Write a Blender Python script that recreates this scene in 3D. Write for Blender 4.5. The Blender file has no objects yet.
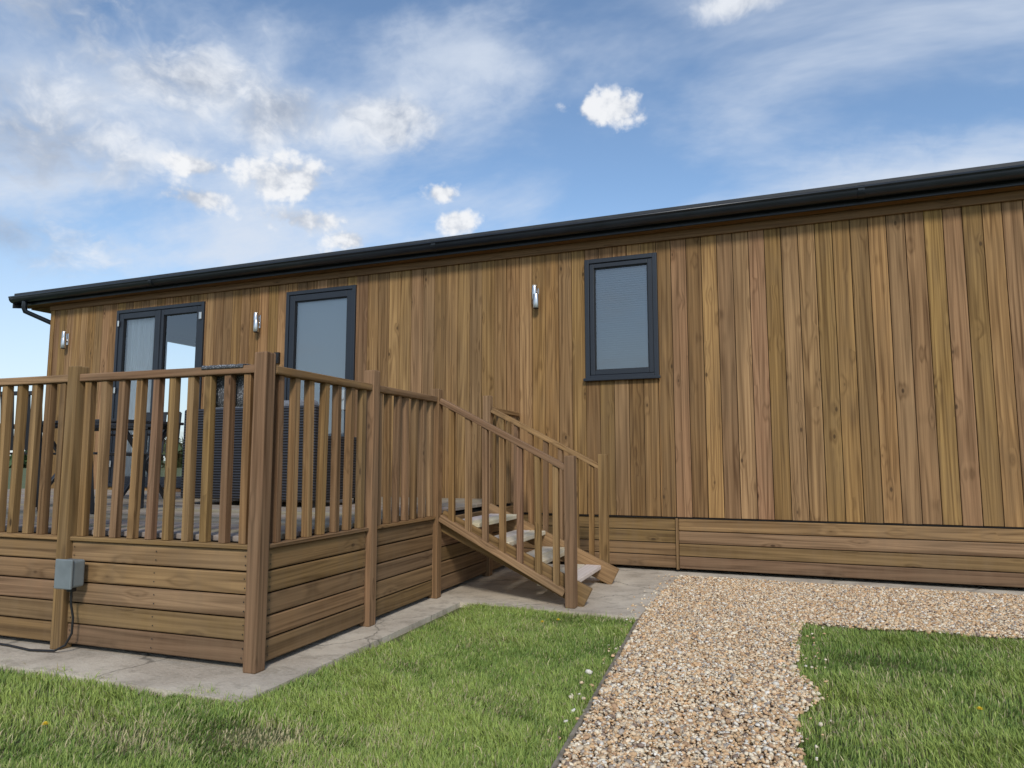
import bpy, math, random
import numpy as np
from mathutils import Vector, Matrix
random.seed(7); rng=np.random.default_rng(7)
sc=bpy.context.scene
sc.view_settings.view_transform='Standard'
try: sc.view_settings.look='None'
except Exception: pass
sc.view_settings.exposure=0
R=math.radians

class NT:
    def __init__(s,nt): s.nt=nt; nt.nodes.clear()
    def n(s,t,**kw):
        nd=s.nt.nodes.new(t)
        for k,v in kw.items(): setattr(nd,k,v)
        return nd
    def set(s,sock,v):
        if isinstance(v,bpy.types.NodeSocket): s.nt.links.new(v,sock)
        elif v is not None: sock.default_value=v
    def m(s,op,a,b=None,c=None,clamp=False):
        nd=s.n('ShaderNodeMath',operation=op,use_clamp=clamp)
        s.set(nd.inputs[0],a)
        if b is not None: s.set(nd.inputs[1],b)
        if c is not None: s.set(nd.inputs[2],c)
        return nd.outputs[0]
    def vm(s,op,a,b=None):
        nd=s.n('ShaderNodeVectorMath',operation=op)
        s.set(nd.inputs[0],a)
        if b is not None: s.set(nd.inputs[1],b)
        return nd.outputs[0]
    def noise(s,vec,scale=5,detail=4,rough=.55,dist=0,out=0):
        nd=s.n('ShaderNodeTexNoise'); s.set(nd.inputs['Vector'],vec)
        s.set(nd.inputs['Scale'],scale); s.set(nd.inputs['Detail'],detail); s.set(nd.inputs['Roughness'],rough); s.set(nd.inputs['Distortion'],dist)
        return nd.outputs[out]
    def smooth(s,v,a,b,lo=0,hi=1):
        nd=s.n('ShaderNodeMapRange',interpolation_type='SMOOTHSTEP')
        s.set(nd.inputs[0],v)
        for i,x in zip((1,2,3,4),(a,b,lo,hi)): s.set(nd.inputs[i],x)
        return nd.outputs[0]
    def lin(s,v,a,b,lo=0,hi=1):
        nd=s.n('ShaderNodeMapRange'); s.set(nd.inputs[0],v)
        for i,x in zip((1,2,3,4),(a,b,lo,hi)): s.set(nd.inputs[i],x)
        return nd.outputs[0]
    def mix(s,f,a,b,bt='MIX'):
        nd=s.n('ShaderNodeMix',data_type='RGBA',blend_type=bt)
        s.set(nd.inputs[0],f); s.set(nd.inputs[6],a); s.set(nd.inputs[7],b)
        return nd.outputs[2]
    def comb(s,x,y,z=0.0):
        nd=s.n('ShaderNodeCombineXYZ'); s.set(nd.inputs[0],x); s.set(nd.inputs[1],y); s.set(nd.inputs[2],z); return nd.outputs[0]
    def sep(s,v):
        nd=s.n('ShaderNodeSeparateXYZ'); s.set(nd.inputs[0],v); return nd.outputs
def C(r,g,b): return (r,g,b,1)
def mat(name):
    m=bpy.data.materials.new(name); m.use_nodes=True
    t=NT(m.node_tree); out=t.n('ShaderNodeOutputMaterial')
    return m,t,out
def simple(name,col,rough=.5,metal=0,nscale=0,namp=.15,spec=.5,bump=0):
    m,t,o=mat(name); p=t.n('ShaderNodeBsdfPrincipled')
    g=t.n('ShaderNodeNewGeometry')
    if nscale:
        nz=t.noise(g.outputs['Position'],nscale,3,.6)
        f=t.lin(nz,.3,.7,1-namp,1+namp)
        c=t.vm('MULTIPLY',C(*col)[:3],t.comb(f,f,f)); t.set(p.inputs['Base Color'],c)
    else: p.inputs['Base Color'].default_value=C(*col)
    p.inputs['Roughness'].default_value=rough; p.inputs['Metallic'].default_value=metal
    p.inputs['Specular IOR Level'].default_value=spec
    t.nt.links.new(p.outputs[0],o.inputs[0]); return m

def wood(name,light,dark,grain_amt=.5,var=.3,weather=.2,wcol=(.28,.25,.21),rings=30,knot=(.05,.026,.012),dirt=0):
    m,t,o=mat(name); p=t.n('ShaderNodeBsdfPrincipled')
    uv=t.n('ShaderNodeUVMap'); uv.uv_map='UVMap'
    g=t.n('ShaderNodeNewGeometry'); rnd=g.outputs['Random Per Island']; pos=g.outputs['Position']
    wn=t.n('ShaderNodeTexWhiteNoise',noise_dimensions='1D'); t.set(wn.inputs['W'],rnd)
    rs=t.sep(wn.outputs['Color'])
    U,V,_=t.sep(uv.outputs[0])
    U=t.m('ADD',U,t.m('MULTIPLY',rs[0],37.0)); V=t.m('ADD',V,t.m('MULTIPLY',rs[1],19.0))
    vo=t.n('ShaderNodeTexVoronoi'); t.set(vo.inputs['Vector'],t.comb(t.m('MULTIPLY',U,4.2),t.m('MULTIPLY',V,8.5),t.m('MULTIPLY',rs[2],9)))
    vo.inputs['Scale'].default_value=1; vo.inputs['Randomness'].default_value=1
    vc=t.sep(vo.outputs['Color'])
    has=t.smooth(vc[0],.64,.68)
    kd=vo.outputs['Distance']
    kn=t.m('MULTIPLY',t.m('MULTIPLY',t.smooth(kd,.05,.12,1,0),has),.9)
    halo=t.m('MULTIPLY',t.smooth(kd,.0,.5,1,0),has)
    base=t.noise(t.comb(t.m('MULTIPLY',U,.30),t.m('MULTIPLY',V,7.5),rs[2]),1,2,.5)
    base=t.m('ADD',base,t.m('MULTIPLY',halo,.10))
    ph=t.m('MULTIPLY',base,rings*6.28/3)
    ring=t.m('MULTIPLY_ADD',t.m('SINE',ph),.5,.5)
    ring=t.m('POWER',ring,1.8)
    fine=t.noise(t.comb(t.m('MULTIPLY',U,2.2),t.m('MULTIPLY',V,150),rs[1]),1,2,.6)
    med=t.noise(t.comb(t.m('MULTIPLY',U,.45),t.m('MULTIPLY',V,42),rs[0]),1,3,.65)
    gr=t.m('ADD',t.m('MULTIPLY',ring,.38),t.m('ADD',t.m('MULTIPLY',t.lin(fine,.3,.7),.26),t.m('MULTIPLY',t.lin(med,.37,.63),.60)))
    gr=t.m('MULTIPLY',gr,grain_amt,clamp=True)
    col=t.mix(gr,C(*light),C(*dark))
    col=t.mix(t.m('MULTIPLY',halo,.25),col,C(*dark))
    col=t.mix(kn,col,C(*knot))
    br=t.lin(rs[0],0,1,1-var,1+var)
    col=t.vm('MULTIPLY',col,t.comb(br,t.m('MULTIPLY',br,t.lin(rs[1],0,1,.95,1.05)),t.m('MULTIPLY',br,t.lin(rs[2],0,1,.82,1.18))))
    sx=t.sep(pos)
    w1=t.noise(t.vm('MULTIPLY',pos,(1.6,1.6,.7)),1,3,.65)
    w2=t.noise(t.vm('MULTIPLY',pos,(14,14,2.5)),1,3,.6)
    wf=t.m('MULTIPLY',t.smooth(t.m('ADD',t.m('MULTIPLY',w1,.6),t.m('MULTIPLY',w2,.4)),.40,.66),weather)
    col=t.mix(wf,col,C(*wcol))
    if dirt:
        df=t.m('MULTIPLY',t.smooth(t.m('ADD',sx[2],t.m('MULTIPLY',w2,.25)),.12,.42,1,0),dirt)
        col=t.mix(df,col,C(.085,.062,.036))
    t.set(p.inputs['Base Color'],col)
    p.inputs['Roughness'].default_value=.75; p.inputs['Specular IOR Level'].default_value=.18
    b=t.n('ShaderNodeBump'); b.inputs['Strength'].default_value=.3; b.inputs['Distance'].default_value=.002
    t.set(b.inputs['Height'],t.m('SUBTRACT',1,gr)); t.set(p.inputs['Normal'],b.outputs[0])
    t.nt.links.new(p.outputs[0],o.inputs[0]); return m

M_clad=wood('timber_cladding',(.415,.245,.108),(.118,.060,.023),.85,.29,.38,(.20,.128,.066))
M_deckw=wood('deck_timber',(.35,.213,.104),(.115,.064,.029),.86,.22,.35,(.22,.15,.09),dirt=.25)
M_rail=wood('rail_timber',(.385,.228,.108),(.125,.067,.028),.88,.2,.35,(.22,.152,.09),dirt=.2)
M_floor=wood('deck_floor_timber',(.40,.33,.25),(.20,.155,.11),.7,.2,.5,(.38,.34,.29))
M_tread=wood('tread_timber',(.72,.63,.50),(.46,.38,.28),.6,.1,.5,(.68,.61,.52))  # timber colour raised so the shaded treads look sunlit
M_dark=simple('dark_backing',(.012,.009,.007),.9)
M_anth=simple('anthracite_frame',(.018,.022,.030),.38,0,3,.12)
M_gut=simple('black_gutter_plastic',(.014,.018,.025),.3,0,4,.2)
M_roof=simple('roof_tile_metal',(.03,.033,.037),.6,0,8,.2)
M_steel=simple('brushed_steel',(.62,.62,.62),.28,1.0)
M_white=simple('white_plastic',(.75,.75,.73),.4)
M_box=simple('grey_plastic_box',(.19,.215,.22),.5,0,12,.12)
M_blk=simple('black_rubber',(.012,.012,.013),.5)
M_metal=simple('dark_table_metal',(.02,.021,.024),.45,0,6,.2)
M_cush=simple('grey_cushion_fabric',(.16,.165,.18),.95,0,60,.25)
M_curt=simple('white_curtain_fabric',(.85,.85,.84),.9)
M_blind=simple('pale_blind',(.34,.36,.37),.7)
M_hinge=simple('hinge_zinc',(.6,.6,.58),.35,.8)

M_glass,t,o=mat('window_glass')
fr=t.n('ShaderNodeFresnel'); fr.inputs[0].default_value=1.5
tr=t.n('ShaderNodeBsdfTransparent'); tr.inputs[0].default_value=C(.86,.90,.91)
gl=t.n('ShaderNodeBsdfGlossy'); gl.inputs['Roughness'].default_value=.02; gl.inputs['Color'].default_value=C(.95,.97,1)
g=t.n('ShaderNodeNewGeometry'); bp=t.n('ShaderNodeBump'); bp.inputs['Distance'].default_value=.02; bp.inputs['Strength'].default_value=.05
t.set(bp.inputs['Height'],t.noise(g.outputs['Position'],1.6,1,.5)); t.set(gl.inputs['Normal'],bp.outputs[0])
mx=t.n('ShaderNodeMixShader'); t.set(mx.inputs[0],t.m('MULTIPLY_ADD',fr.outputs[0],1.7,.08,clamp=True))
t.set(mx.inputs[1],tr.outputs[0]); t.set(mx.inputs[2],gl.outputs[0]); t.nt.links.new(mx.outputs[0],o.inputs[0])

M_rat,t,o=mat('rattan_weave'); p=t.n('ShaderNodeBsdfPrincipled'); g=t.n('ShaderNodeNewGeometry')
w=t.n('ShaderNodeTexWave',wave_type='BANDS',bands_direction='Z'); t.set(w.inputs['Vector'],g.outputs['Position']); w.inputs['Scale'].default_value=14
t.set(p.inputs['Base Color'],t.mix(w.outputs[1],C(.010,.010,.012),C(.04,.04,.045)))
b=t.n('ShaderNodeBump'); b.inputs['Distance'].default_value=.006; t.set(b.inputs['Height'],w.outputs[1]); t.set(p.inputs['Normal'],b.outputs[0])
p.inputs['Roughness'].default_value=.5; t.nt.links.new(p.outputs[0],o.inputs[0])
M_tow,t,o=mat('patterned_towel'); p=t.n('ShaderNodeBsdfPrincipled'); g=t.n('ShaderNodeNewGeometry')
ck=t.n('ShaderNodeTexVoronoi'); t.set(ck.inputs['Vector'],g.outputs['Position']); ck.inputs['Scale'].default_value=110
t.set(p.inputs['Base Color'],t.mix(t.smooth(ck.outputs['Distance'],.25,.45),C(.30,.31,.33),C(.08,.085,.095))); p.inputs['Roughness'].default_value=.95
t.nt.links.new(p.outputs[0],o.inputs[0])

M_conc,t,o=mat('concrete'); p=t.n('ShaderNodeBsdfPrincipled'); g=t.n('ShaderNodeNewGeometry'); P=g.outputs['Position']
a=t.noise(P,1.7,5,.65); b1=t.noise(P,60,3,.7); c1=t.noise(P,7,4,.7)
col=t.mix(t.smooth(a,.35,.65),C(.62,.54,.42),C(.42,.35,.265))
col=t.mix(t.m('MULTIPLY',t.smooth(c1,.48,.64),.6),col,C(.26,.215,.155))
col=t.mix(t.m('MULTIPLY',t.lin(b1,.3,.7),.35),col,C(.66,.59,.49))
vo=t.n('ShaderNodeTexVoronoi',feature='DISTANCE_TO_EDGE'); t.set(vo.inputs['Vector'],t.vm('ADD',P,t.vm('MULTIPLY',t.noise(P,3,4,.6,0,1),(.35,.35,0)))); vo.inputs['Scale'].default_value=.55
col=t.mix(t.m('MULTIPLY',t.smooth(vo.outputs['Distance'],0,.006,1,0),.6),col,C(.07,.06,.045))
t.set(p.inputs['Base Color'],col); p.inputs['Roughness'].default_value=.9
b=t.n('ShaderNodeBump'); b.inputs['Distance'].default_value=.004; t.set(b.inputs['Height'],t.m('ADD',b1,t.m('MULTIPLY',c1,2))); t.set(p.inputs['Normal'],b.outputs[0])
t.nt.links.new(p.outputs[0],o.inputs[0])

M_ground,t,o=mat('lawn_ground'); p=t.n('ShaderNodeBsdfPrincipled'); g=t.n('ShaderNodeNewGeometry'); P=g.outputs['Position']
a=t.noise(P,.25,4,.6); b1=t.noise(P,30,4,.7)
col=t.mix(t.smooth(a,.35,.65),C(.10,.145,.03),C(.14,.175,.045))
col=t.mix(t.lin(b1,.35,.7),C(.085,.08,.03),col)
t.set(p.inputs['Base Color'],col); p.inputs['Roughness'].default_value=.95
t.nt.links.new(p.outputs[0],o.inputs[0])

M_gbed,t,o=mat('gravel_bed'); p=t.n('ShaderNodeBsdfPrincipled'); g=t.n('ShaderNodeNewGeometry'); P=g.outputs['Position']
vo=t.n('ShaderNodeTexVoronoi'); t.set(vo.inputs['Vector'],P); vo.inputs['Scale'].default_value=90
vs=t.sep(vo.outputs['Color'])
col=t.mix(vs[0],C(.34,.23,.135),C(.62,.49,.34)); col=t.mix(t.smooth(vo.outputs['Distance'],.3,.6),col,C(.18,.12,.065))
t.set(p.inputs['Base Color'],col); p.inputs['Roughness'].default_value=.9
b=t.n('ShaderNodeBump'); b.inputs['Distance'].default_value=.006; t.set(b.inputs['Height'],t.m('SUBTRACT',1,vo.outputs['Distance'])); t.set(p.inputs['Normal'],b.outputs[0])
t.nt.links.new(p.outputs[0],o.inputs[0])

def vcol_mat(name,rough,trans=0,bump=False):
    m,t,o=mat(name); at=t.n('ShaderNodeAttribute'); at.attribute_name='Col'
    p=t.n('ShaderNodeBsdfPrincipled'); p.inputs['Roughness'].default_value=rough; p.inputs['Specular IOR Level'].default_value=.35
    c=at.outputs['Color']
    if bump:
        g=t.n('ShaderNodeNewGeometry'); nz=t.noise(g.outputs['Position'],220,2,.6)
        f=t.lin(nz,.3,.7,.78,1.18); c=t.vm('MULTIPLY',c,t.comb(f,f,f))
    t.set(p.inputs['Base Color'],c)
    if trans:
        tl=t.n('ShaderNodeBsdfTranslucent'); t.set(tl.inputs[0],c)
        mx=t.n('ShaderNodeMixShader'); mx.inputs[0].default_value=trans
        t.set(mx.inputs[1],p.outputs[0]); t.set(mx.inputs[2],tl.outputs[0]); t.nt.links.new(mx.outputs[0],o.inputs[0])
    else: t.nt.links.new(p.outputs[0],o.inputs[0])
    return m
M_grass=vcol_mat('grass_blades',.5,.35)
M_peb=vcol_mat('pebbles',.7,0,True)
M_leaf=vcol_mat('hedge_leaves',.6,.0)
M_yel=simple('dandelion_yellow',(.85,.60,.02),.6)

def empty(name):
    e=bpy.data.objects.new(name,None); sc.collection.objects.link(e); return e
class MB:
    def __init__(s): s.v=[];s.f=[];s.uv=[]
    def obox(s,c,L,W,H):
        c=Vector(c);L=Vector(L);W=Vector(W);H=Vector(H)
        if L.cross(W).dot(H)<0: W=-W
        b=len(s.v); l,w,h=L.length,W.length,H.length
        loc=[]
        for i in (-.5,.5):
            for j in (-.5,.5):
                for k in (-.5,.5):
                    s.v.append(c+L*i+W*j+H*k); loc.append((i*l,j*w,k*h))
        F=[((0,1,3,2),'e'),((4,6,7,5),'e'),((0,4,5,1),'h'),((2,3,7,6),'h'),((0,2,6,4),'w'),((1,5,7,3),'w')]
        for n,(q,ty) in enumerate(F):
            s.f.append([b+i for i in q])
            for i in q:
                a=loc[i]
                if ty=='e': s.uv.append((a[1]*.3+5*n,a[2]))
                elif ty=='h': s.uv.append((a[0],a[2]+.37*n))
                else: s.uv.append((a[0],a[1]+.37*n))
    def box(s,x0,x1,y0,y1,z0,z1,ax=None):
        d=[x1-x0,y1-y0,z1-z0]
        if ax is None: ax=d.index(max(d))
        vs=[Vector((d[0],0,0)),Vector((0,d[1],0)),Vector((0,0,d[2]))]
        o=[i for i in range(3) if i!=ax]
        s.obox(((x0+x1)/2,(y0+y1)/2,(z0+z1)/2),vs[ax],vs[o[0]],vs[o[1]])
    def obj(s,name,m,parent=None,bevel=.003,seg=1,smooth=False):
        me=bpy.data.meshes.new(name); me.from_pydata([tuple(v) for v in s.v],[],s.f)
        u=me.uv_layers.new(name='UVMap'); u.data.foreach_set('uv',np.array(s.uv,dtype=np.float32).ravel())
        me.materials.append(m); ob=bpy.data.objects.new(name,me); sc.collection.objects.link(ob)
        if parent: ob.parent=parent
        if bevel:
            bm=ob.modifiers.new('b','BEVEL'); bm.width=bevel; bm.segments=seg; bm.limit_method='ANGLE'
        return ob
def tube(name,pts,r,m,parent=None,seg=10):
    cu=bpy.data.curves.new(name,'CURVE'); cu.dimensions='3D'; cu.bevel_depth=r; cu.bevel_resolution=seg//3; cu.use_fill_caps=True
    sp=cu.splines.new('POLY'); sp.points.add(len(pts)-1)
    for p,q in zip(sp.points,pts): p.co=(*q,1)
    ob=bpy.data.objects.new(name,cu); sc.collection.objects.link(ob); cu.materials.append(m)
    dg=bpy.context.evaluated_depsgraph_get(); me=bpy.data.meshes.new_from_object(ob.evaluated_get(dg))
    me.name=name; bpy.data.objects.remove(ob); ob=bpy.data.objects.new(name,me); sc.collection.objects.link(ob)
    for p in me.polygons: p.use_smooth=True
    if parent: ob.parent=parent
    return ob
def extr(name,prof,x0,x1,m,parent):
    n=len(prof); v=[(x0,y,z) for y,z in prof]+[(x1,y,z) for y,z in prof]
    f=[(i,(i+1)%n,n+(i+1)%n,n+i) for i in range(n)]+[list(range(n))[::-1],list(range(n,2*n))]
    me=bpy.data.meshes.new(name); me.from_pydata(v,[],f); me.materials.append(m); me.update()
    ob=bpy.data.objects.new(name,me); sc.collection.objects.link(ob); ob.parent=parent
    return ob

# ------------------------------------------------------------ LODGE
lodge=empty('timber_lodge')
XL,XR,YB=-9.56,4.2,6.0
ZC,ZT=.487,3.13
opens=[(-1.905,-1.197,1.765,2.955),(-5.53,-4.565,.66,2.96),(-8.30,-6.79,.66,2.96)]
mb=MB(); x=XL; pitch=.139
while x<XR-.01:
    wv=pitch*random.choice([1,1,1,.985,1.015]); x1=min(x+wv,XR)
    a,b=x+.0025,x1-.0025
    cuts=sorted({a,b,*[c for o_ in opens for c in o_[:2] if a<c<b]})
    dy=random.uniform(-.002,.002)
    for p0,p1 in zip(cuts[:-1],cuts[1:]):
        if p1-p0<.004: continue
        mid=(p0+p1)/2; segs=[(ZC+random.uniform(-.002,.002),ZT)]
        for o_ in opens:
            if o_[0]<mid<o_[1]: segs=[(ZC,o_[2]),(o_[3],ZT)]
        for z0,z1 in segs: mb.box(p0,p1,-.022+dy,-.002,z0,z1,2)
    x=x1
mb.obj('wall_cladding',M_clad,lodge,.006,2)
GO=(.35,5.6,.66,3.0)
mb=MB(); y=0.0
while y<YB:
    y1=min(y+pitch,YB); mid=(y+y1)/2
    if GO[0]<mid<GO[1]:
        mb.box(XL-.02,XL-.001,y+.002,y1-.002,ZC,GO[2],2); mb.box(XL-.02,XL-.001,y+.002,y1-.002,GO[3],ZT,2)
    else: mb.box(XL-.02,XL-.001,y+.002,y1-.002,ZC,ZT,2)
    mb.box(XR+.001,XR+.02,y+.002,y1-.002,ZC,ZT,2); y=y1
mb.obj('gable_cladding',M_clad,lodge,.004)
mb=MB(); mb.box(XL-.03,XL+.045,-.034,-.0245,ZC-.002,ZT,2); mb.box(XL-.034,XL-.0205,-.034,.05,ZC,ZT,2)
mb.obj('corner_trim',M_clad,lodge,.003)
mb=MB()
xs=[XL]+[c for o_ in sorted(opens) for c in o_[:2]]+[XR]
for i in range(len(xs)-1):
    op=[o_ for o_ in opens if abs(o_[0]-xs[i])<1e-6]
    if op:
        o_=op[0]; mb.box(xs[i],xs[i+1],0,.12,.1,o_[2]); mb.box(xs[i],xs[i+1],0,.12,o_[3],3.14)
    else: mb.box(xs[i],xs[i+1],0,.12,.1,3.14)
mb.box(XL,XL+.1,.121,GO[0],.1,3.14); mb.box(XL,XL+.1,GO[1],YB,.1,3.14); mb.box(XL,XL+.1,GO[0],GO[1],.1,GO[2]); mb.box(XL,XL+.1,GO[0],GO[1],GO[3],3.14)
mb.box(XR-.1,XR,.121,YB,.1,3.14); mb.box(XL,XR,YB,YB+.1,.1,3.14)
mb.box(XL+.11,XR-.11,.13,YB-.01,.5,.6); mb.box(XL+.11,XR-.11,.13,YB-.01,3.02,3.1)
mb.obj('wall_core',M_dark,lodge,0)
M_int=simple('interior_wall',(.45,.42,.38),.9)
mb=MB(); mb.box(-6.2,XR-.12,2.4,2.5,.61,2.99); mb.box(-6.25,-6.2,.13,YB-.02,.61,2.99); mb.obj('interior_wall',M_int,lodge,0)
mb=MB()
for yy in (GO[0],2.9,GO[1]-.07): mb.box(XL-.03,XL+.06,yy,yy+.07,GO[2],GO[3],2)
mb.box(XL-.028,XL+.058,GO[0],GO[1],GO[2],GO[2]+.07); mb.box(XL-.028,XL+.058,GO[0],GO[1],GO[3]-.07,GO[3])
mb.obj('gable_glazing_frame',M_anth,lodge,.004)
mb=MB()
def skirt(x0,x1,yf):
    n=4; h=(ZC-.012-.03)/n
    for i in range(n):
        z0=.03+i*h; mb.box(x0,x1,yf-.02,yf,z0+.003,z0+h-.003,0)
skirt(-1.055,2.1,-.004); skirt(2.12,XR,-.004); skirt(-2.6,-1.085,.012); skirt(XL,-2.61,.012)
mb.box(-1.083,-1.058,-.028,.0,.02,ZC-.012,2); mb.box(2.102,2.118,-.02,.0,.02,ZC-.012,2)
mb.obj('skirting_boards',M_deckw,lodge,.006,2)
mb=MB(); mb.box(XL,XR,-.026,-.0045,ZC-.011,ZC-.004,0); mb.obj('cladding_drip_strip',M_dark,lodge,0)

rx0,rx1=-10.08,XR+.4; ro=-.235
extr('roof',[(ro,3.305),(YB/2,3.305+.17*(YB/2-ro)),(YB-ro,3.305),(YB-ro,3.27),(YB/2,3.27+.17*(YB/2-ro)),(ro,3.27)],rx0,rx1,M_roof,lodge)
extr('black_fascia',[(-.162,3.14),(-.162,3.268),(-.14,3.268),(-.14,3.14)],rx0,rx1,M_gut,lodge)
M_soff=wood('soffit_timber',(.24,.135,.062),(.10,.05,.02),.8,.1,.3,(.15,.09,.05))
mb=MB(); mb.box(rx0+.02,rx1-.02,-.139,-.0,3.137,3.155,0); mb.box(XL-.04,XR,-.048,-.0255,3.06,3.136,0)
mb.obj('timber_soffit',M_soff,lodge,.003)
r=.062; cy,cz=-.228,3.235
gp=[(cy+r*math.cos(math.pi+math.pi*i/12),cz+r*1.05*math.sin(math.pi+math.pi*i/12)) for i in range(13)]+[(cy+r,cz+.02),(cy-r-.006,cz+.02),(cy-r-.006,cz)]
g_=extr('gutter',gp,rx0-.03,rx1,M_gut,lodge)
for p in g_.data.polygons: p.use_smooth=len(p.vertices)==4
for k in range(4):
    xx=rx0+2.6+k*4.0; r2=.065
    gp2=[(cy+r2*math.cos(math.pi+math.pi*i/12),cz+r2*1.05*math.sin(math.pi+math.pi*i/12)) for i in range(13)]+[(cy+r2,cz+.018),(cy-r2-.004,cz+.022)]
    extr('gutter_union',gp2,xx,xx+.05,M_gut,lodge)
tube('downpipe',[(-9.86,-.228,3.18),(-9.86,-.228,3.08),(-9.86,-.21,3.04),(-9.66,.06,2.90),(-9.645,.08,2.86),(-9.645,.08,.05)],.034,M_gut,lodge)
extr('verge_board',[(ro,3.10),(ro,3.27),(YB/2,3.27+.17*(YB/2-ro)),(YB/2,3.10+.17*(YB/2-ro))],rx0-.02,rx0,M_roof,lodge)
extr('gable_infill',[(0,3.15),(YB,3.15),(YB/2,3.15+.17*YB/2)],XL,XL+.05,M_clad,lodge)
mb=MB(); mb.box(rx0+.02,XL,0.001,YB,3.12,3.136); mb.obj('gable_soffit',M_soff,lodge,0)

def frame(mb,x0,x1,z0,z1,w,yf,yb):
    mb.box(x0,x0+w,yf,yb,z0,z1,2); mb.box(x1-w,x1,yf,yb,z0,z1,2)
    mb.box(x0+w,x1-w,yf,yb,z0,z0+w,0); mb.box(x0+w,x1-w,yf,yb,z1-w,z1,0)
def pane(name,x0,x1,z0,z1,y,m,parent):
    me=bpy.data.meshes.new(name); me.from_pydata([(x0,y,z0),(x1,y,z0),(x1,y,z1),(x0,y,z1)],[],[(0,1,2,3)]); me.materials.append(m)
    ob=bpy.data.objects.new(name,me); sc.collection.objects.link(ob); ob.parent=parent
def window(kind,x0,x1,z0,z1):
    mb=MB(); frame(mb,x0,x1,z0,z1,.045,-.045,.06)
    leaves=[(x0+.047,x1-.047)] if kind!='french_door' else [(x0+.047,(x0+x1)/2-.002),((x0+x1)/2+.002,x1-.047)]
    w=.045 if kind=='window' else .075
    for a,b in leaves: frame(mb,a,b,z0+.047,z1-.047,w,-.034,.045)
    if kind=='window':
        mb.box(x0-.015,x1+.015,-.07,-.046,z0-.012,z0+.016,0)
    if kind=='french_door':
        mb.box((x0+x1)/2-.03,(x0+x1)/2+.03,-.044,-.035,z0+.05,z1-.05,2)
    mb.obj(kind+'_frame',M_anth,lodge,.005,2)
    for a,b in leaves:
        pane(kind+'_glass',a+w,b-w,z0+.047+w,z1-.047-w,-.006,M_glass,lodge)
        mb=MB(); frame(mb,a+w,b-w,z0+.047+w,z1-.047-w,.010,-.016,-.008); mb.obj(kind+'_gasket',M_blk,lodge,0)
window('window',*opens[0]); window('door',*opens[1]); window('french_door',*opens[2])
def blind(x0,x1,z0,z1,y,pitch=.022):
    mb=MB(); z=z0
    while z<z1:
        mb.obox(((x0+x1)/2,y,z),(x1-x0,0,0),(0,.005,.0213),(0,.0012,-.0003)); z+=pitch
    mb.obj('blind',M_blind,lodge,0)
blind(-1.86,-1.24,1.80,2.93,.022)
M_rb=simple('roller_blind_fabric',(.55,.57,.58),.8)
mb=MB(); mb.box(-5.46,-4.63,.022,.025,.75,2.92); mb.obj('roller_blind',M_rb,lodge,0)
def curtain(x0,x1,z0,z1,y):
    n=60; v=[];f=[]
    for i in range(n+1):
        X=x0+(x1-x0)*i/n; Y=y+.025*math.sin(i*.95)+.008*math.sin(i*2.3)
        v+=[(X,Y,z0),(X,Y,z1)]
    for i in range(n): f.append((2*i,2*i+2,2*i+3,2*i+1))
    me=bpy.data.meshes.new('curtain'); me.from_pydata(v,[],f); me.materials.append(M_curt)
    for p in me.polygons:p.use_smooth=True
    ob=bpy.data.objects.new('curtain',me); sc.collection.objects.link(ob); ob.parent=lodge
curtain(-8.22,-7.66,.7,2.93,.07)
mb=MB()
for z in (2.78,1.9,.95):
    mb.box(-8.262,-8.235,-.06,-.0455,z-.04,z+.04); mb.box(-6.855,-6.815,-.062,-.0455,z-.045,z+.045)
mb.obj('door_hinges',M_hinge,lodge,.004)
mb=MB()
mb.box(-7.535,-7.5,-.075,-.0445,1.55,1.75); mb.box(-4.70,-4.665,-.07,-.0345,1.55,1.78); mb.box(-4.80,-4.67,-.09,-.075,1.66,1.685)
mb.obj('door_handle',M_hinge,lodge,.004)
mb=MB(); mb.box(-5.67,-5.60,-.06,-.0245,2.12,2.25); mb.box(-5.66,-5.61,-.066,-.0601,2.14,2.20); mb.obj('key_box',M_blk,lodge,.006,2)
def lamp(x,z):
    e=empty('wall_lamp'); e.location=(x,-.0235,z)
    def cy(name,loc,r,h,m,rot=(0,0,0)):
        bpy.ops.mesh.primitive_cylinder_add(vertices=28,radius=r,depth=h,location=loc,rotation=rot)
        o_=bpy.context.object; o_.name=name; o_.data.materials.append(m); o_.parent=e
        for p in o_.data.polygons: p.use_smooth=len(p.vertices)==4
        bm=o_.modifiers.new('b','BEVEL'); bm.width=.003; bm.limit_method='ANGLE'; bm.segments=2
    cy('tube',(.022,-.066,-.045),.031,.14,M_steel); cy('upper_tube',(.0,-.050,.045),.027,.14,M_steel)
    cy('lens_top',(0,-.050,.118),.022,.008,M_white); cy('lens_bottom',(.022,-.066,-.118),.026,.008,M_blk)
    cy('arm',(0.005,-.025,.0),.016,.05,M_steel,(R(90),0,0))
    mb=MB(); mb.box(-.035,.03,-.012,-.0005,-.06,.10,2); mb.obj('wall_plate',M_steel,e,.003)
for xx in (-2.415,-5.94,-9.24): lamp(xx,2.62)

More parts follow.
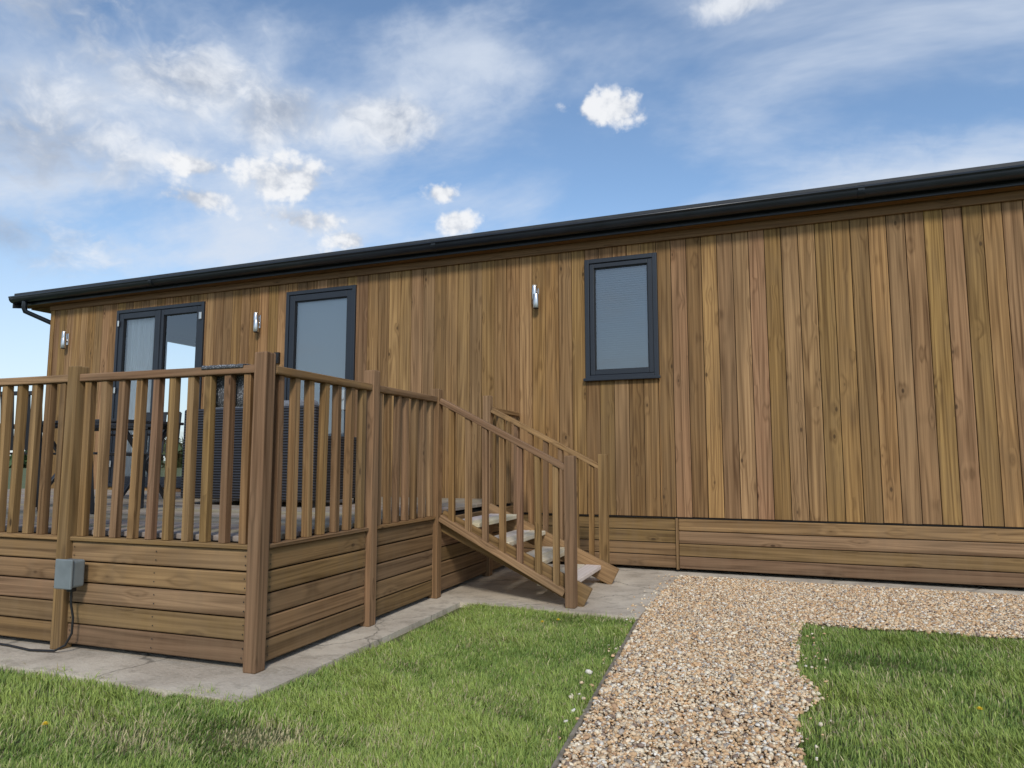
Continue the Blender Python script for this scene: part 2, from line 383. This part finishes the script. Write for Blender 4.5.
# ------------------------------------------------------------ DECK
DX,DY,DZ=-2.455,-3.83,.62
DXL=-9.5
TH=R(2.4)
def turn(e):   # the deck stands slightly off square to the lodge
    e.rotation_euler=(0,0,TH); c,s=math.cos(TH),math.sin(TH)
    e.location=(DX-(c*DX-s*DY),DY-(s*DX+c*DY),0)
deck=empty('timber_deck'); turn(deck)
mb=MB(); y=DY+.05
while y<.24:
    y1=y+.14
    cutx=[DXL,-7.2+random.uniform(-.5,.5),-4.8+random.uniform(-.5,.5),DX-.04]
    if y1>-.04: cutx=[DXL,-7.2,-4.6] if y1<.12 else [DXL,-7.4]
    for a,b in zip(cutx[:-1],cutx[1:]): mb.box(a+.002,b-.002,y+.003,y1-.003,DZ-.028,DZ,0)
    y=y1
mb.obj('deck_floor',M_floor,deck,.003)
mb=MB(); mb.box(DXL,DX-.06,DY+.06,-.06,.02,.575); mb.obj('deck_substructure',M_dark,deck,0)
P=.074
fx=[DX,-3.715,-4.93,-6.15,-7.37,-8.5,DXL]
sy=[DY,-2.83,-1.90,-.84,-.06]
mb=MB(); nb=5; ztop=.568; h=(ztop-.025)/nb
for a,b in zip(fx[1:],fx[:-1]):
    for i in range(nb):
        e=random.uniform(-.003,.003)
        mb.box(a+P/2+.001,b-P/2-.001,DY-.012+e,DY+.012+e,.025+i*h+.0035,.025+(i+1)*h-.0035,0)
for a,b in zip(sy[:-1],sy[1:]):
    for i in range(nb):
        e=random.uniform(-.003,.003)
        mb.box(DX-.012+e,DX+.012+e,a+P/2+.001,b-P/2-.001,.025+i*h+.0035,.025+(i+1)*h-.0035,1)
        mb.box(DXL-.012,DXL+.012,a+P/2+.001,b-P/2-.001,.025+i*h+.0035,.025+(i+1)*h-.0035,1)
mb.obj('deck_skirting',M_deckw,deck,.007,2)
def dots(pts,name,parent,axis):
    v=[];f=[]
    for (x_,y_,z_) in pts:
        b0=len(v)
        for i in range(8):
            a=i*math.pi/4; r_=.0038
            v.append((x_+r_*math.cos(a),y_,z_+r_*math.sin(a)) if axis=='y' else (x_,y_+r_*math.cos(a),z_+r_*math.sin(a)))
        f.append(list(range(b0,b0+8)))
    me=bpy.data.meshes.new(name); me.from_pydata(v,[],f); me.materials.append(M_blk)
    ob=bpy.data.objects.new(name,me); sc.collection.objects.link(ob); ob.parent=parent
pts=[]
for a,b in zip(fx[1:],fx[:-1]):
    for i in range(nb):
        for xx in (a+P/2+.03,(a+b)/2,b-P/2-.03):
            for q in (.3,.7): pts.append((xx+random.uniform(-.004,.004),DY-.0165,.025+(i+q)*h))
dots(pts,'screws',deck,'y')
pts=[]
for a,b in zip(sy[:-1],sy[1:]):
    for i in range(nb):
        for yy in (a+P/2+.03,b-P/2-.03):
            for q in (.3,.7): pts.append((DX+.0165,yy,.025+(i+q)*h))
dots(pts,'screws',deck,'x')

rail=empty('deck_railing'); turn(rail); ZR=1.43
mb=MB()
for xx in fx:
    hh=1.52 if xx!=DX else 1.53
    mb.box(xx-P/2,xx+P/2,DY-P/2-.008,DY+P/2-.008,.0,hh+random.uniform(-.01,.01),2)
for yy in sy[1:3]: mb.box(DX-P/2+.008,DX+P/2+.008,yy-P/2,yy+P/2,0,{-2.83:1.56,-1.90:1.53}[yy],2)
for yy in sy[1:4]: mb.box(DXL-P/2,DXL+P/2,yy-P/2,yy+P/2,0,1.53,2)
mb.obj('posts',M_rail,rail,.006,2)
mb=MB()
def bal(x,y,z0,z1):
    w=.0205; a=random.uniform(-.07,.07)
    lean=random.uniform(-.006,.006)
    mb.obox((x,y,(z0+z1)/2),(lean,lean,z1-z0),(math.cos(a)*2*w,math.sin(a)*2*w,0),(-math.sin(a)*2*w,math.cos(a)*2*w,0))
def runx(a,b,y):
    n=round((b-a-P)/.114)
    for i in range(n): bal(a+P/2+(b-a-P)*(i+.5)/n+random.uniform(-.005,.005),y,ztop+.024,ZR-.001)
def runy(a,b,x):
    n=round((b-a-P)/.126)
    for i in range(n): bal(x,a+P/2+(b-a-P)*(i+.5)/n+random.uniform(-.005,.005),ztop+.024,ZR-.001)
for a,b in zip(fx[1:],fx[:-1]): runx(a,b,DY)
for a,b in zip(sy[:2],sy[1:3]): runy(a,b,DX)
runy(-.80,-.06,DX)
for a,b in zip(sy[:-1],sy[1:]): runy(a,b,DXL)
mb.obj('balusters',M_rail,rail,.002)
mb=MB()
for a,b in zip(fx[1:],fx[:-1]):
    mb.box(a+P/2+.001,b-P/2-.001,DY-.034,DY+.034,ZR,ZR+.042,0); mb.box(a+P/2+.001,b-P/2-.001,DY-.03,DY+.03,ztop,ztop+.023,0)
for a,b in list(zip(sy[:2],sy[1:3])):
    mb.box(DX-.034,DX+.034,a+P/2+.001,b-P/2-.001,ZR,ZR+.042,1); mb.box(DX-.03,DX+.03,a+P/2+.001,b-P/2-.001,ztop,ztop+.023,1)
mb.box(DX-.034,DX+.034,-.802,-.05,ZR,ZR+.042,1)
for a,b in zip(sy[:-1],sy[1:]): mb.box(DXL-.034,DXL+.034,a+P/2+.001,b-P/2-.001,ZR,ZR+.042,1)
mb.obj('handrails',M_rail,rail,.006,2)
tw=[];tf=[];nx_=22
prof=[(DY-.040,ZR+.030),(DY-.038,ZR+.046),(DY,ZR+.049),(DY+.038,ZR+.046),(DY+.043,ZR-.02),(DY+.048,ZR-.10),(DY+.045,ZR-.16)]
for i in range(nx_+1):
    for j,(a,b) in enumerate(prof):
        wv=.004*math.sin(i*.8+j)+.003*math.sin(i*2.1)
        tw.append((DX-.37+.26*i/nx_,a+(wv if j>3 else 0),b+(abs(wv)*.5 if 0<j<4 else 0)))
nj=len(prof)
for i in range(nx_):
    for j in range(nj-1): tf.append((i*nj+j,i*nj+j+1,(i+1)*nj+j+1,(i+1)*nj+j))
me=bpy.data.meshes.new('draped_towel'); me.from_pydata(tw,[],tf); me.materials.append(M_tow)
for p in me.polygons: p.use_smooth=True
ob=bpy.data.objects.new('draped_towel',me); sc.collection.objects.link(ob); turn(ob)
so1=ob.modifiers.new('s','SOLIDIFY'); so1.thickness=.004; so1.offset=1

# ------------------------------------------------------------ STAIRS
st=empty('wooden_staircase'); turn(st)
SX1=-1.415; ys0,ys1=-1.90,-.84
mb=MB()
mb.box(SX1-P/2,SX1+P/2,ys0-P/2,ys0+P/2,0,1.03,2)
mb.box(SX1-P/2,SX1+P/2,ys1-P/2,ys1+P/2,0.0,1.05,2)
mb.box(DX-P/2,DX+P/2,ys1-P/2,ys1+P/2,0,1.57,2)
mb.obj('newel_posts',M_rail,st,.006,2)
mb=MB()
for yy in (ys0,ys1):
    xa,xb=DX+.046,SX1-.03
    z0,z1=1.44,.945
    L=Vector((xb-xa,0,z1-z0)); n=Vector((-(z1-z0),0,xb-xa)).normalized()
    mb.obox(((xa+xb)/2,yy,(z0+z1)/2),L,(0,.065,0),n*.042)
    xa,xb=DX+.02,SX1+.10; z0,z1=.56,.055
    L=Vector((xb-xa,0,z1-z0))
    mb.obox(((xa+xb)/2,yy+(.062 if yy==ys0 else -.062),(z0+z1)/2),L,(0,.036,0),n*.15)
    mb.obox(((DX+.05+SX1-.045)/2,yy,.335),Vector((SX1-.045-DX-.05,0,-.485)),(0,.05,0),n*.05)
mb.obj('stringers_and_handrails',M_rail,st,.005,2)
mb=MB()
for yy in (ys0,ys1):
    n=7
    for i in range(n):
        f=(i+.6)/n; X=DX+.06+(SX1-.05-DX-.06)*f
        zt=1.44+(.945-1.44)*f-.01; zb=.575-.485*f+.0
        bal(X,yy,zb,zt)
mb.obj('stair_balusters',M_rail,st,.002)
mb=MB()
for i in range(4):
    z=.54-.13*i; X=DX+.06+.235*i
    mb.box(X,X+.13,ys0+.082,ys1-.082,z-.034,z,1); mb.box(X+.136,X+.265,ys0+.082,ys1-.082,z-.034,z,1)
mb.obj('treads',M_tread,st,.006,2)

eb=empty('electrical_box'); turn(eb)
mb=MB(); yb=DY-P/2-.008; ex=.075; ez=-.06
mb.box(-3.705+ex,-3.60+ex,yb-.075,yb-.001,.40+ez,.54+ez); mb.obj('enclosure',M_box,eb,.012,3)
mb=MB(); mb.box(-3.712+ex,-3.593+ex,yb-.09,yb-.0755,.395+ez,.547+ez); mb.obj('lid',M_box,eb,.006,2)
mb=MB(); mb.box(-3.67+ex,-3.63+ex,yb-.05,yb-.02,.375+ez,.3995+ez); mb.obj('gland',M_blk,eb,.005,2)
tube('cable',[(-3.65+ex,yb-.035,.33),(-3.578,yb-.03,.25),(-3.57,yb-.02,.18),(-3.572,yb-.02,.1),(-3.60,yb-.03,.04),(-3.65,yb-.05,.012),(-3.80,yb-.07,.008),(-4.0,yb-.04,.008),(-4.2,yb-.03,.008)],.006,M_blk,eb)

# ------------------------------------------------------------ deck furniture
so=empty('rattan_sofa')
mb=MB(); X0,X1,Y0=-5.0,-3.6,-1.95
mb.box(X0,X1,Y0,Y0+.10,DZ+.05,DZ+.82); mb.box(X0,X0+.12,Y0+.101,Y0+.75,DZ+.05,DZ+.58); mb.box(X1-.12,X1,Y0+.101,Y0+.75,DZ+.05,DZ+.58)
mb.box(X0+.121,X1-.121,Y0+.101,Y0+.72,DZ+.06,DZ+.32)
mb.obj('frame',M_rat,so,.02,3)
mb=MB()
for a,b in ((X0+.13,(X0+X1)/2-.005),((X0+X1)/2+.005,X1-.13)):
    mb.box(a,b,Y0+.12,Y0+.70,DZ+.325,DZ+.44); mb.box(a,b,Y0+.105,Y0+.24,DZ+.445,DZ+.88)
mb.obj('cushions',M_cush,so,.04,4)
mb=MB()
for xx in (X0+.03,X1-.07):
    for yy in (Y0+.03,Y0+.66): mb.box(xx,xx+.04,yy,yy+.04,DZ+.001,DZ+.05)
mb.obj('feet',M_metal,so,0)
tb=empty('garden_table')
mb=MB(); X0,X1,Y0,Y1=-6.5,-5.3,-2.35,-1.65
n=8
for i in range(n): mb.box(X0+(X1-X0)*i/n+.006,X0+(X1-X0)*(i+1)/n-.006,Y0,Y1,DZ+.70,DZ+.725,1)
mb.box(X0,X1,Y0+.05,Y0+.09,DZ+.66,DZ+.699); mb.box(X0,X1,Y1-.09,Y1-.05,DZ+.66,DZ+.699)
for xx in (X0+.1,X1-.1):
    mb.obox((xx,(Y0+Y1)/2-.0,DZ+.33),(0,.5,.65),(.04,0,0),(0,.024,-.018)); mb.obox((xx+.045,(Y0+Y1)/2,DZ+.33),(0,-.5,.65),(.04,0,0),(0,.024,.018))
mb.obj('table_frame',M_metal,tb,.004)
def chair(cx,cy,rot):
    e=empty('garden_chair'); mb=MB()
    for sx in (-.22,.22):
        mb.box(sx-.014,sx+.014,-.22,-.192,.0,.62); mb.obox((sx,.235,.44),(0,.07,.88),(.028,0,0),(0,.028,0))
        mb.box(sx-.02,sx+.02,-.22,.235,.621,.645)
    for i in range(7): mb.box(-.21,.21,-.22+.062*i,-.22+.062*i+.052,.42,.435,0)
    for i in range(6): mb.obox((-.18+.072*i,.245,.66),(0,.03,.42),(.045,0,0),(0,.012,0))
    mb.box(-.22,.22,.26,.285,.86,.89)
    mb.obj('chair_frame',M_metal,e,.004); e.location=(cx,cy,DZ+.001); e.rotation_euler=(0,0,rot)
chair(-5.5,-2.85,math.pi+.2); chair(-6.3,-1.25,.1); chair(-4.75,-2.75,math.pi-.5)

# ------------------------------------------------------------ GROUND
def sheet(name,pts,z,m,thick=None):
    if thick:
        n=len(pts); v=[(x,y,z) for x,y in pts]+[(x,y,z-thick) for x,y in pts]
        f=[list(range(n))]+[(i,n+i,n+(i+1)%n,(i+1)%n) for i in range(n)]
    else: v=[(x,y,z) for x,y in pts]; f=[list(range(len(pts)))]
    me=bpy.data.meshes.new(name); me.from_pydata(v,[],f); me.materials.append(m); me.update()
    ob=bpy.data.objects.new(name,me); sc.collection.objects.link(ob); return ob
sheet('ground',[(-900,-900),(900,-900),(900,900),(-900,900)],-.035,M_ground)
sheet('concrete_slab',[(-10.2,-4.30),(-2.2,-4.19),(-2.28,-1.98),(-1.01,-1.98),(-1.04,-.17),(XR+.5,-.15),(XR+.5,6.3),(-10.2,6.3)],0,M_conc,.08)
PL=lambda y: -1.0+(-(y)-1.98)*.092
sheet('gravel_path',[(-1.02,-1.99),(-1.035,-.178),(XR+.6,-.158),(XR+.6,-1.68),(-.04,-1.70),(-.10,-9),(PL(-9),-9)],-.018,M_gbed,.03)
mb=MB()
for i in range(4):
    y0=-1.99-1.8*i; y1=y0-1.79
    mb.obox(((PL(y0)+PL(y1))/2-.012,(y0+y1)/2,-.033),(PL(y1)-PL(y0),y1-y0,0),(.02,0,0),(0,0,.05+.004*(i%2)))
mb.obj('path_edging',simple('edging_concrete',(.24,.20,.15),.95,0,20,.4),None,.003)

def npmesh(name,V,F,col,m,smooth=False):
    me=bpy.data.meshes.new(name); me.vertices.add(len(V)); me.vertices.foreach_set('co',V.astype(np.float32).ravel())
    loops,starts=F
    me.loops.add(len(loops)); me.loops.foreach_set('vertex_index',loops.astype(np.int32))
    me.polygons.add(len(starts)); me.polygons.foreach_set('loop_start',starts.astype(np.int32))
    if smooth: me.polygons.foreach_set('use_smooth',np.ones(len(starts),dtype=bool))
    me.update(calc_edges=True)
    ca=me.color_attributes.new('Col','FLOAT_COLOR','POINT')
    c4=np.ones((len(V),4),dtype=np.float32); c4[:,:3]=col; ca.data.foreach_set('color',c4.ravel())
    me.materials.append(m); ob=bpy.data.objects.new(name,me); sc.collection.objects.link(ob); return ob
def fn(x,y,s,seed):
    r_=np.random.default_rng(seed); o_=np.zeros_like(x)
    for k in range(7):
        a=r_.uniform(0,6.28); f=s*r_.uniform(.5,2.2); o_+=np.sin((x*np.cos(a)+y*np.sin(a))*f+r_.uniform(0,6.28))
    return o_/7*1.6
def lawn_ok(x,y):
    w=.045*fn(x,y,11,3)+.018*fn(x,y,55,4)+rng.normal(0,.014,len(x))
    slab=((x<-2.18+w)&(y>-4.15-.013*(-2.2-x)+w))|((x<-1.0+w)&(y>-1.98+w*.8))
    pl=-1.0+(-y-1.98)*.092
    path=(x>pl-.02+w*.15)&(x<-.07+w*1.2)
    strip=(x>-1.05)&(y>-1.69+w*1.2)
    return ~(slab|path|strip)
def scatter(n,x0,x1,y0,y1):
    return rng.uniform(x0,x1,n),rng.uniform(y0,y1,n)
X=[];Y=[]
for n,b in ((250000,(-4.4,2.2,-5.3,-1.6)),(90000,(-2.6,-.6,-5.2,-1.95)),(40000,(-11,6,-9.5,-1.5))):
    a,c=scatter(n,*b); k=lawn_ok(a,c)&(np.hypot(a,c+6.62)>1.0)
    X.append(a[k]);Y.append(c[k])
x=np.concatenate(X); y=np.concatenate(Y)
patch=np.exp(-(((x+1.90)/.16)**2+((y+4.40)/.10)**2))+.5*np.exp(-(((x+2.35)/.3)**2+((y+4.6)/.12)**2))
patch=np.clip(patch*1.4,0,1)
k=rng.uniform(0,1,len(x))>patch*.65; x,y,patch=x[k],y[k],patch[k]
N=len(x)
cl=fn(x,y,5,11); cl2=fn(x,y,18,12)
Lh=(.027+.020*rng.uniform(0,1,N)+.010*cl+.010*cl2)*(1-.5*patch); Lh=np.clip(Lh,.014,.085)
tall=rng.uniform(0,1,N)<.02; Lh[tall]*=1.6
az=rng.uniform(0,6.283,N); bend=rng.uniform(.15,.95,N)*Lh
az=np.where(rng.uniform(0,1,N)<.45,az,1.6*cl+1.2*cl2+2.0+rng.normal(0,.6,N))
wd=rng.uniform(.0012,.0030,N); fa=az+rng.normal(1.57,.5,N)
bx,by=np.cos(az)*bend,np.sin(az)*bend; px_,py_=np.cos(fa)*wd,np.sin(fa)*wd
z0=np.full(N,-.036)
V=np.zeros((N,5,3))
V[:,0]=np.c_[x-px_,y-py_,z0]; V[:,1]=np.c_[x+px_,y+py_,z0]
mx_,my_,mz=x+bx*.35,y+by*.35,z0+Lh*.62
V[:,2]=np.c_[mx_+px_*.8,my_+py_*.8,mz]; V[:,3]=np.c_[mx_-px_*.8,my_-py_*.8,mz]
V[:,4]=np.c_[x+bx,y+by,z0+Lh*(1.0-.25*(bend/Lh)**2)]
lp=np.array([0,1,2,3,3,2,4]); loops=(np.arange(N)[:,None]*5+lp).ravel(); starts=(np.arange(N)[:,None]*7+np.array([0,4])).ravel()
g2=np.array([.44,.53,.13]); g3=np.array([.62,.54,.30]); g4=np.array([.17,.27,.055])
big=fn(x,y,2.2,41)
f=np.clip(.48+.30*cl+.25*cl2+.28*big+rng.normal(0,.27,N),0,1)[:,None]
col=g4*(1-f)+g2*f
e=rng.uniform(0,1,N)
dry=(e<.08+.16*np.clip(fn(x,y,9,21)+.2*big,0,1)+patch*.8); col[dry]=g3*rng.uniform(.7,1.15,(dry.sum(),1))
col*=rng.uniform(.78,1.22,(N,1))
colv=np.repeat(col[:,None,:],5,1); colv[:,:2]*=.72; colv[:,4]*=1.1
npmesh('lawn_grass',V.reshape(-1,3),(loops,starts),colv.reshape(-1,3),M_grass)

ph=(1+5**.5)/2
ico=np.array([(-1,ph,0),(1,ph,0),(-1,-ph,0),(1,-ph,0),(0,-1,ph),(0,1,ph),(0,-1,-ph),(0,1,-ph),(ph,0,-1),(ph,0,1),(-ph,0,-1),(-ph,0,1)])/math.sqrt(1+ph*ph)
icf=np.array([(0,11,5),(0,5,1),(0,1,7),(0,7,10),(0,10,11),(1,5,9),(5,11,4),(11,10,2),(10,7,6),(7,1,8),(3,9,4),(3,4,2),(3,2,6),(3,6,8),(3,8,9),(4,9,5),(2,4,11),(6,2,10),(8,6,7),(9,8,1)])
def path_ok(x,y):
    w=.045*fn(x,y,11,3)+.018*fn(x,y,55,4)
    pl=-1.0+(-y-1.98)*.092
    path=(x>pl+.004)&(x<-.05+w*1.2)&(y<-1.6)
    strip=(x>-1.03)&(y>-1.72+w*1.2)&(y<-.165)
    sp=(rng.uniform(0,1,len(x))<.012)&(x>pl-.12)&(x<.08)&(y<-.2)
    sp2=(rng.uniform(0,1,len(x))<.03)&(x>-1.14)&(x<-1.0)&(y>-1.98)&(y<-.2)
    return path|strip|sp|sp2
X=[];Y=[]
for n,b in ((150000,(-1.2,1.9,-4.5,-.16)),(12000,(-1.2,.1,-8,-4.5)),(14000,(1.9,XR+.5,-1.8,-.16))):
    a,c=scatter(n,*b); k=path_ok(a,c); X.append(a[k]);Y.append(c[k])
x=np.concatenate(X); y=np.concatenate(Y); N=len(x)
s=np.exp(rng.normal(math.log(.0062),.36,N)); s=np.clip(s,.003,.016)
S=np.stack([s*rng.uniform(.9,1.5,N),s*rng.uniform(.7,1.1,N),s*rng.uniform(.45,.85,N)],1)
J=ico[None]*(1+rng.normal(0,.13,(N,12,1)))*S[:,None,:]
a=rng.uniform(0,6.283,N); b=rng.normal(0,.35,N)
ca,sa,cb,sb=np.cos(a),np.sin(a),np.cos(b),np.sin(b)
xr=J[...,0]*cb[:,None]+J[...,2]*sb[:,None]; zr=-J[...,0]*sb[:,None]+J[...,2]*cb[:,None]
X2=xr*ca[:,None]-J[...,1]*sa[:,None]; Y2=xr*sa[:,None]+J[...,1]*ca[:,None]
onslab=(x<-1.03)&(y>-1.98)
zz=np.where(onslab,.003,-.012+rng.uniform(0,.012,N)+.006*fn(x,y,4,31))
V=np.stack([X2+x[:,None],Y2+y[:,None],zr+zz[:,None]],-1)
pal=np.array([(.76,.57,.36),(.64,.42,.22),(.82,.70,.51),(.84,.77,.65),(.48,.30,.17),(.40,.34,.28),(.74,.48,.26),(.28,.20,.15),(.78,.63,.44)])
col=pal[rng.choice(9,N,p=[.19,.15,.17,.07,.09,.08,.13,.04,.08])]*rng.uniform(.78,1.1,(N,1))
loops=(np.arange(N)[:,None,None]*12+icf[None]).ravel(); starts=np.arange(N*20)*3
npmesh('gravel_pebbles',V.reshape(-1,3),(loops,starts),np.repeat(col,12,0),M_peb,True)

M_stem=simple('grass_stem',(.12,.2,.04),.6)
def dandelion(x,y,h=.06):
    v=[];f=[];n=26
    for ring,(rr,zz_) in enumerate(((.016,.0),(.012,.004),(.006,.006))):
        for i in range(n):
            a=6.283*i/n+ring*.1; v0=len(v)
            ca_,sa_=math.cos(a),math.sin(a)
            v+=[(x+ca_*.002-sa_*.0012,y+sa_*.002+ca_*.0012,h+zz_),(x+ca_*.002+sa_*.0012,y+sa_*.002-ca_*.0012,h+zz_),(x+ca_*rr,y+sa_*rr,h+zz_+.003)]
            f.append((v0,v0+1,v0+2))
    me=bpy.data.meshes.new('dandelion'); me.from_pydata(v,[],f); me.materials.append(M_yel)
    ob=bpy.data.objects.new('dandelion',me); sc.collection.objects.link(ob)
    tube('stem',[(x,y,-.03),(x+.002,y,h)],.0012,M_stem,ob)
for dx,dy in ((.60,-3.28),(-1.47,-2.52),(1.4,-2.2),(-1.40,-2.43),(-2.6,-4.75)): dandelion(dx,dy,.04)

n=40000; th=rng.uniform(0,6.283,n); rr=95+14*np.sin(th*3)+6*np.sin(th*7+1)+rng.normal(0,1.0,n)
hh=2.4+.9*np.sin(th*23)+.7*np.sin(th*61+2)+np.clip(3*np.sin(th*9+1)*np.sin(th*17),0,3)
z=rng.uniform(0,1,n)**.8*hh; cx,cy_=np.cos(th)*rr,np.sin(th)*rr
sz=rng.uniform(.3,.8,n)
T_=rng.normal(0,1,(n,3,3)); V=np.stack([cx,cy_,z],1)[:,None,:]+T_*sz[:,None,None]*.8
V[...,2]=np.maximum(V[...,2],-.03)
col=np.array([.045,.075,.025])*rng.uniform(.6,1.5,(n,1))
npmesh('distant_hedge',V.reshape(-1,3),(np.arange(n*3),np.arange(n)*3),np.repeat(col,3,0),M_leaf)

# ------------------------------------------------------------ LIGHT
sd=Vector((.38,-.80,.70)).normalized()
sun=bpy.data.lights.new('sun','SUN'); sun.energy=2.2; sun.angle=R(9); sun.color=(1,.95,.87)
so_=bpy.data.objects.new('sun',sun); sc.collection.objects.link(so_); so_.rotation_euler=sd.to_track_quat('Z','Y').to_euler()
W=bpy.data.worlds.new('World'); sc.world=W; W.use_nodes=True; t=NT(W.node_tree); out=t.n('ShaderNodeOutputWorld')
sky=t.n('ShaderNodeTexSky',sky_type='NISHITA'); sky.sun_disc=False; sky.sun_elevation=math.asin(sd.z); sky.sun_rotation=math.atan2(sd.x,sd.y); sky.dust_density=.5; sky.ozone_density=2.2
hs=t.n('ShaderNodeHueSaturation'); hs.inputs['Saturation'].default_value=.98; hs.inputs['Value'].default_value=1.12; t.set(hs.inputs['Color'],sky.outputs[0])
tc=t.n('ShaderNodeTexCoord'); D=tc.outputs['Generated']; dx,dy,dz=t.sep(D)
AZ=t.m('MULTIPLY',t.m('ARCTAN2',dx,dy),57.296); EL=t.m('MULTIPLY',t.m('ARCSINE',dz),57.296); AE=t.comb(AZ,EL,0)
nz=t.noise(D,14,5,.62)
Dw=t.vm('ADD',D,t.vm('MULTIPLY',t.vm('SUBTRACT',t.noise(D,9,3,.6,0,1),(.5,.5,.5)),(.08,.08,.08)))
def bil(vec,scale,det=3):
    v_=t.n('ShaderNodeTexVoronoi',feature='F1'); t.set(v_.inputs['Vector'],vec); v_.inputs['Scale'].default_value=scale
    v_.inputs['Detail'].default_value=det; v_.inputs['Roughness'].default_value=.5; v_.inputs['Lacunarity'].default_value=2.1; v_.normalize=True
    return t.m('SUBTRACT',1,v_.outputs['Distance'])
bl=bil(t.vm('MULTIPLY',Dw,(1,1,1.35)),28,2)
nn=t.m('ADD',t.m('MULTIPLY',t.m('SUBTRACT',nz,.5),1.3),t.m('MULTIPLY',t.m('SUBTRACT',bl,.66),.6))
nb_=t.noise(t.vm('MULTIPLY',Dw,(1,1,1.5)),5,6,.64)
nl=t.m('ADD',t.m('SUBTRACT',nb_,.5),t.m('MULTIPLY',t.m('SUBTRACT',bl,.62),.12))
def blobs(lst,nsock,amp,soft):
    F=None
    for a,e,ra,re in lst:
        q=t.vm('DIVIDE',t.vm('SUBTRACT',AE,(a,e,0)),(ra,re,1))
        nd=t.n('ShaderNodeVectorMath',operation='LENGTH'); t.set(nd.inputs[0],q)
        F=nd.outputs['Value'] if F is None else t.m('MINIMUM',F,nd.outputs['Value'])
    F=t.m('MAXIMUM',t.m('SUBTRACT',1,F),-1.5)
    return t.smooth(t.m('ADD',F,t.m('MULTIPLY',nsock,amp)),0,soft),F
cu,Fc=blobs([(-40.1,21.2,4.6,1.7),(-39.0,18.4,3.7,1.1),(-35.3,17.1,1.9,.9),(-26.6,18.8,1.6,1.0),(-27.9,21.0,1.6,.7),(-14,27.0,3.5,1.25),(-46.8,19.0,2.8,1.0),(-46.8,21.2,2.4,.8),
             (-120,20,14,4),(60,24,12,4),(120,18,18,6),(-160,22,18,5)],nn,2.6,.75)
gr_,Fg=blobs([(-41.0,25.9,4.4,3.0),(-32.0,26.2,6.0,2.4),(-58,21.5,9.5,5.4),(-61,30,14,4.6),(-60,14.5,10,3),(-48,27,8,2.6),(-3,33,4,1.2),(170,30,30,8),(80,35,25,7)],nl,3.4,1.0)
pz=t.m('ADD',dz,.22); pv=t.comb(t.m('DIVIDE',dx,pz),t.m('DIVIDE',dy,pz),0)
mp=t.n('ShaderNodeMapping'); mp.inputs['Rotation'].default_value=(0,0,R(-50)); mp.inputs['Scale'].default_value=(1.1,2.0,1); t.set(mp.inputs[0],pv)
ci=t.noise(mp.outputs[0],1.1,6,.58,.3)
bias,_=blobs([(-55,24,28,16),(-27,31,12,7),(13,19.0,17,5.5),(-20,15,30,4)],nl,1.5,1.0)
ci_m=t.m('MULTIPLY',t.smooth(t.m('ADD',ci,t.m('MULTIPLY',bias,.20)),.43,.80),.9)
hz=t.smooth(EL,0,22,.65,.0)
veil=t.m('MAXIMUM',ci_m,hz)
shade=t.smooth(t.m('ADD',t.m('MULTIPLY',bl,.5),t.m('MULTIPLY',nz,.7)),.60,.80)
ccol=t.mix(shade,C(.50,.55,.64),C(.92,.93,.95))
gcol=t.mix(t.smooth(t.m('ADD',t.m('MULTIPLY',bl,.22),t.m('ADD',t.m('MULTIPLY',nz,.35),t.m('MULTIPLY',nb_,.6))),.54,.74),C(.36,.42,.53),C(.84,.87,.92))
colr=t.vm('MULTIPLY',hs.outputs[0],(.138,.146,.148))
colr=t.mix(veil,colr,C(.70,.77,.88))
colr=t.mix(t.m('MULTIPLY',gr_,.9),colr,gcol)
colr=t.mix(t.m('MULTIPLY',cu,.95),colr,ccol)
bg1=t.n('ShaderNodeBackground')
up=t.vm('MULTIPLY',colr,(10,10,10)); t.set(bg1.inputs[0],up); bg1.inputs[1].default_value=.1
t.nt.links.new(bg1.outputs[0],out.inputs[0])
W.cycles.sampling_method='MANUAL'; W.cycles.sample_map_resolution=256

cam=bpy.data.cameras.new('camera'); co=bpy.data.objects.new('camera',cam); sc.collection.objects.link(co); sc.camera=co
cam.sensor_width=36; cam.lens=24.96; cam.clip_end=3000; cam.clip_start=.05
co.location=(0,-6.62,1.0); co.rotation_euler=(R(96.11),0,R(22.1))
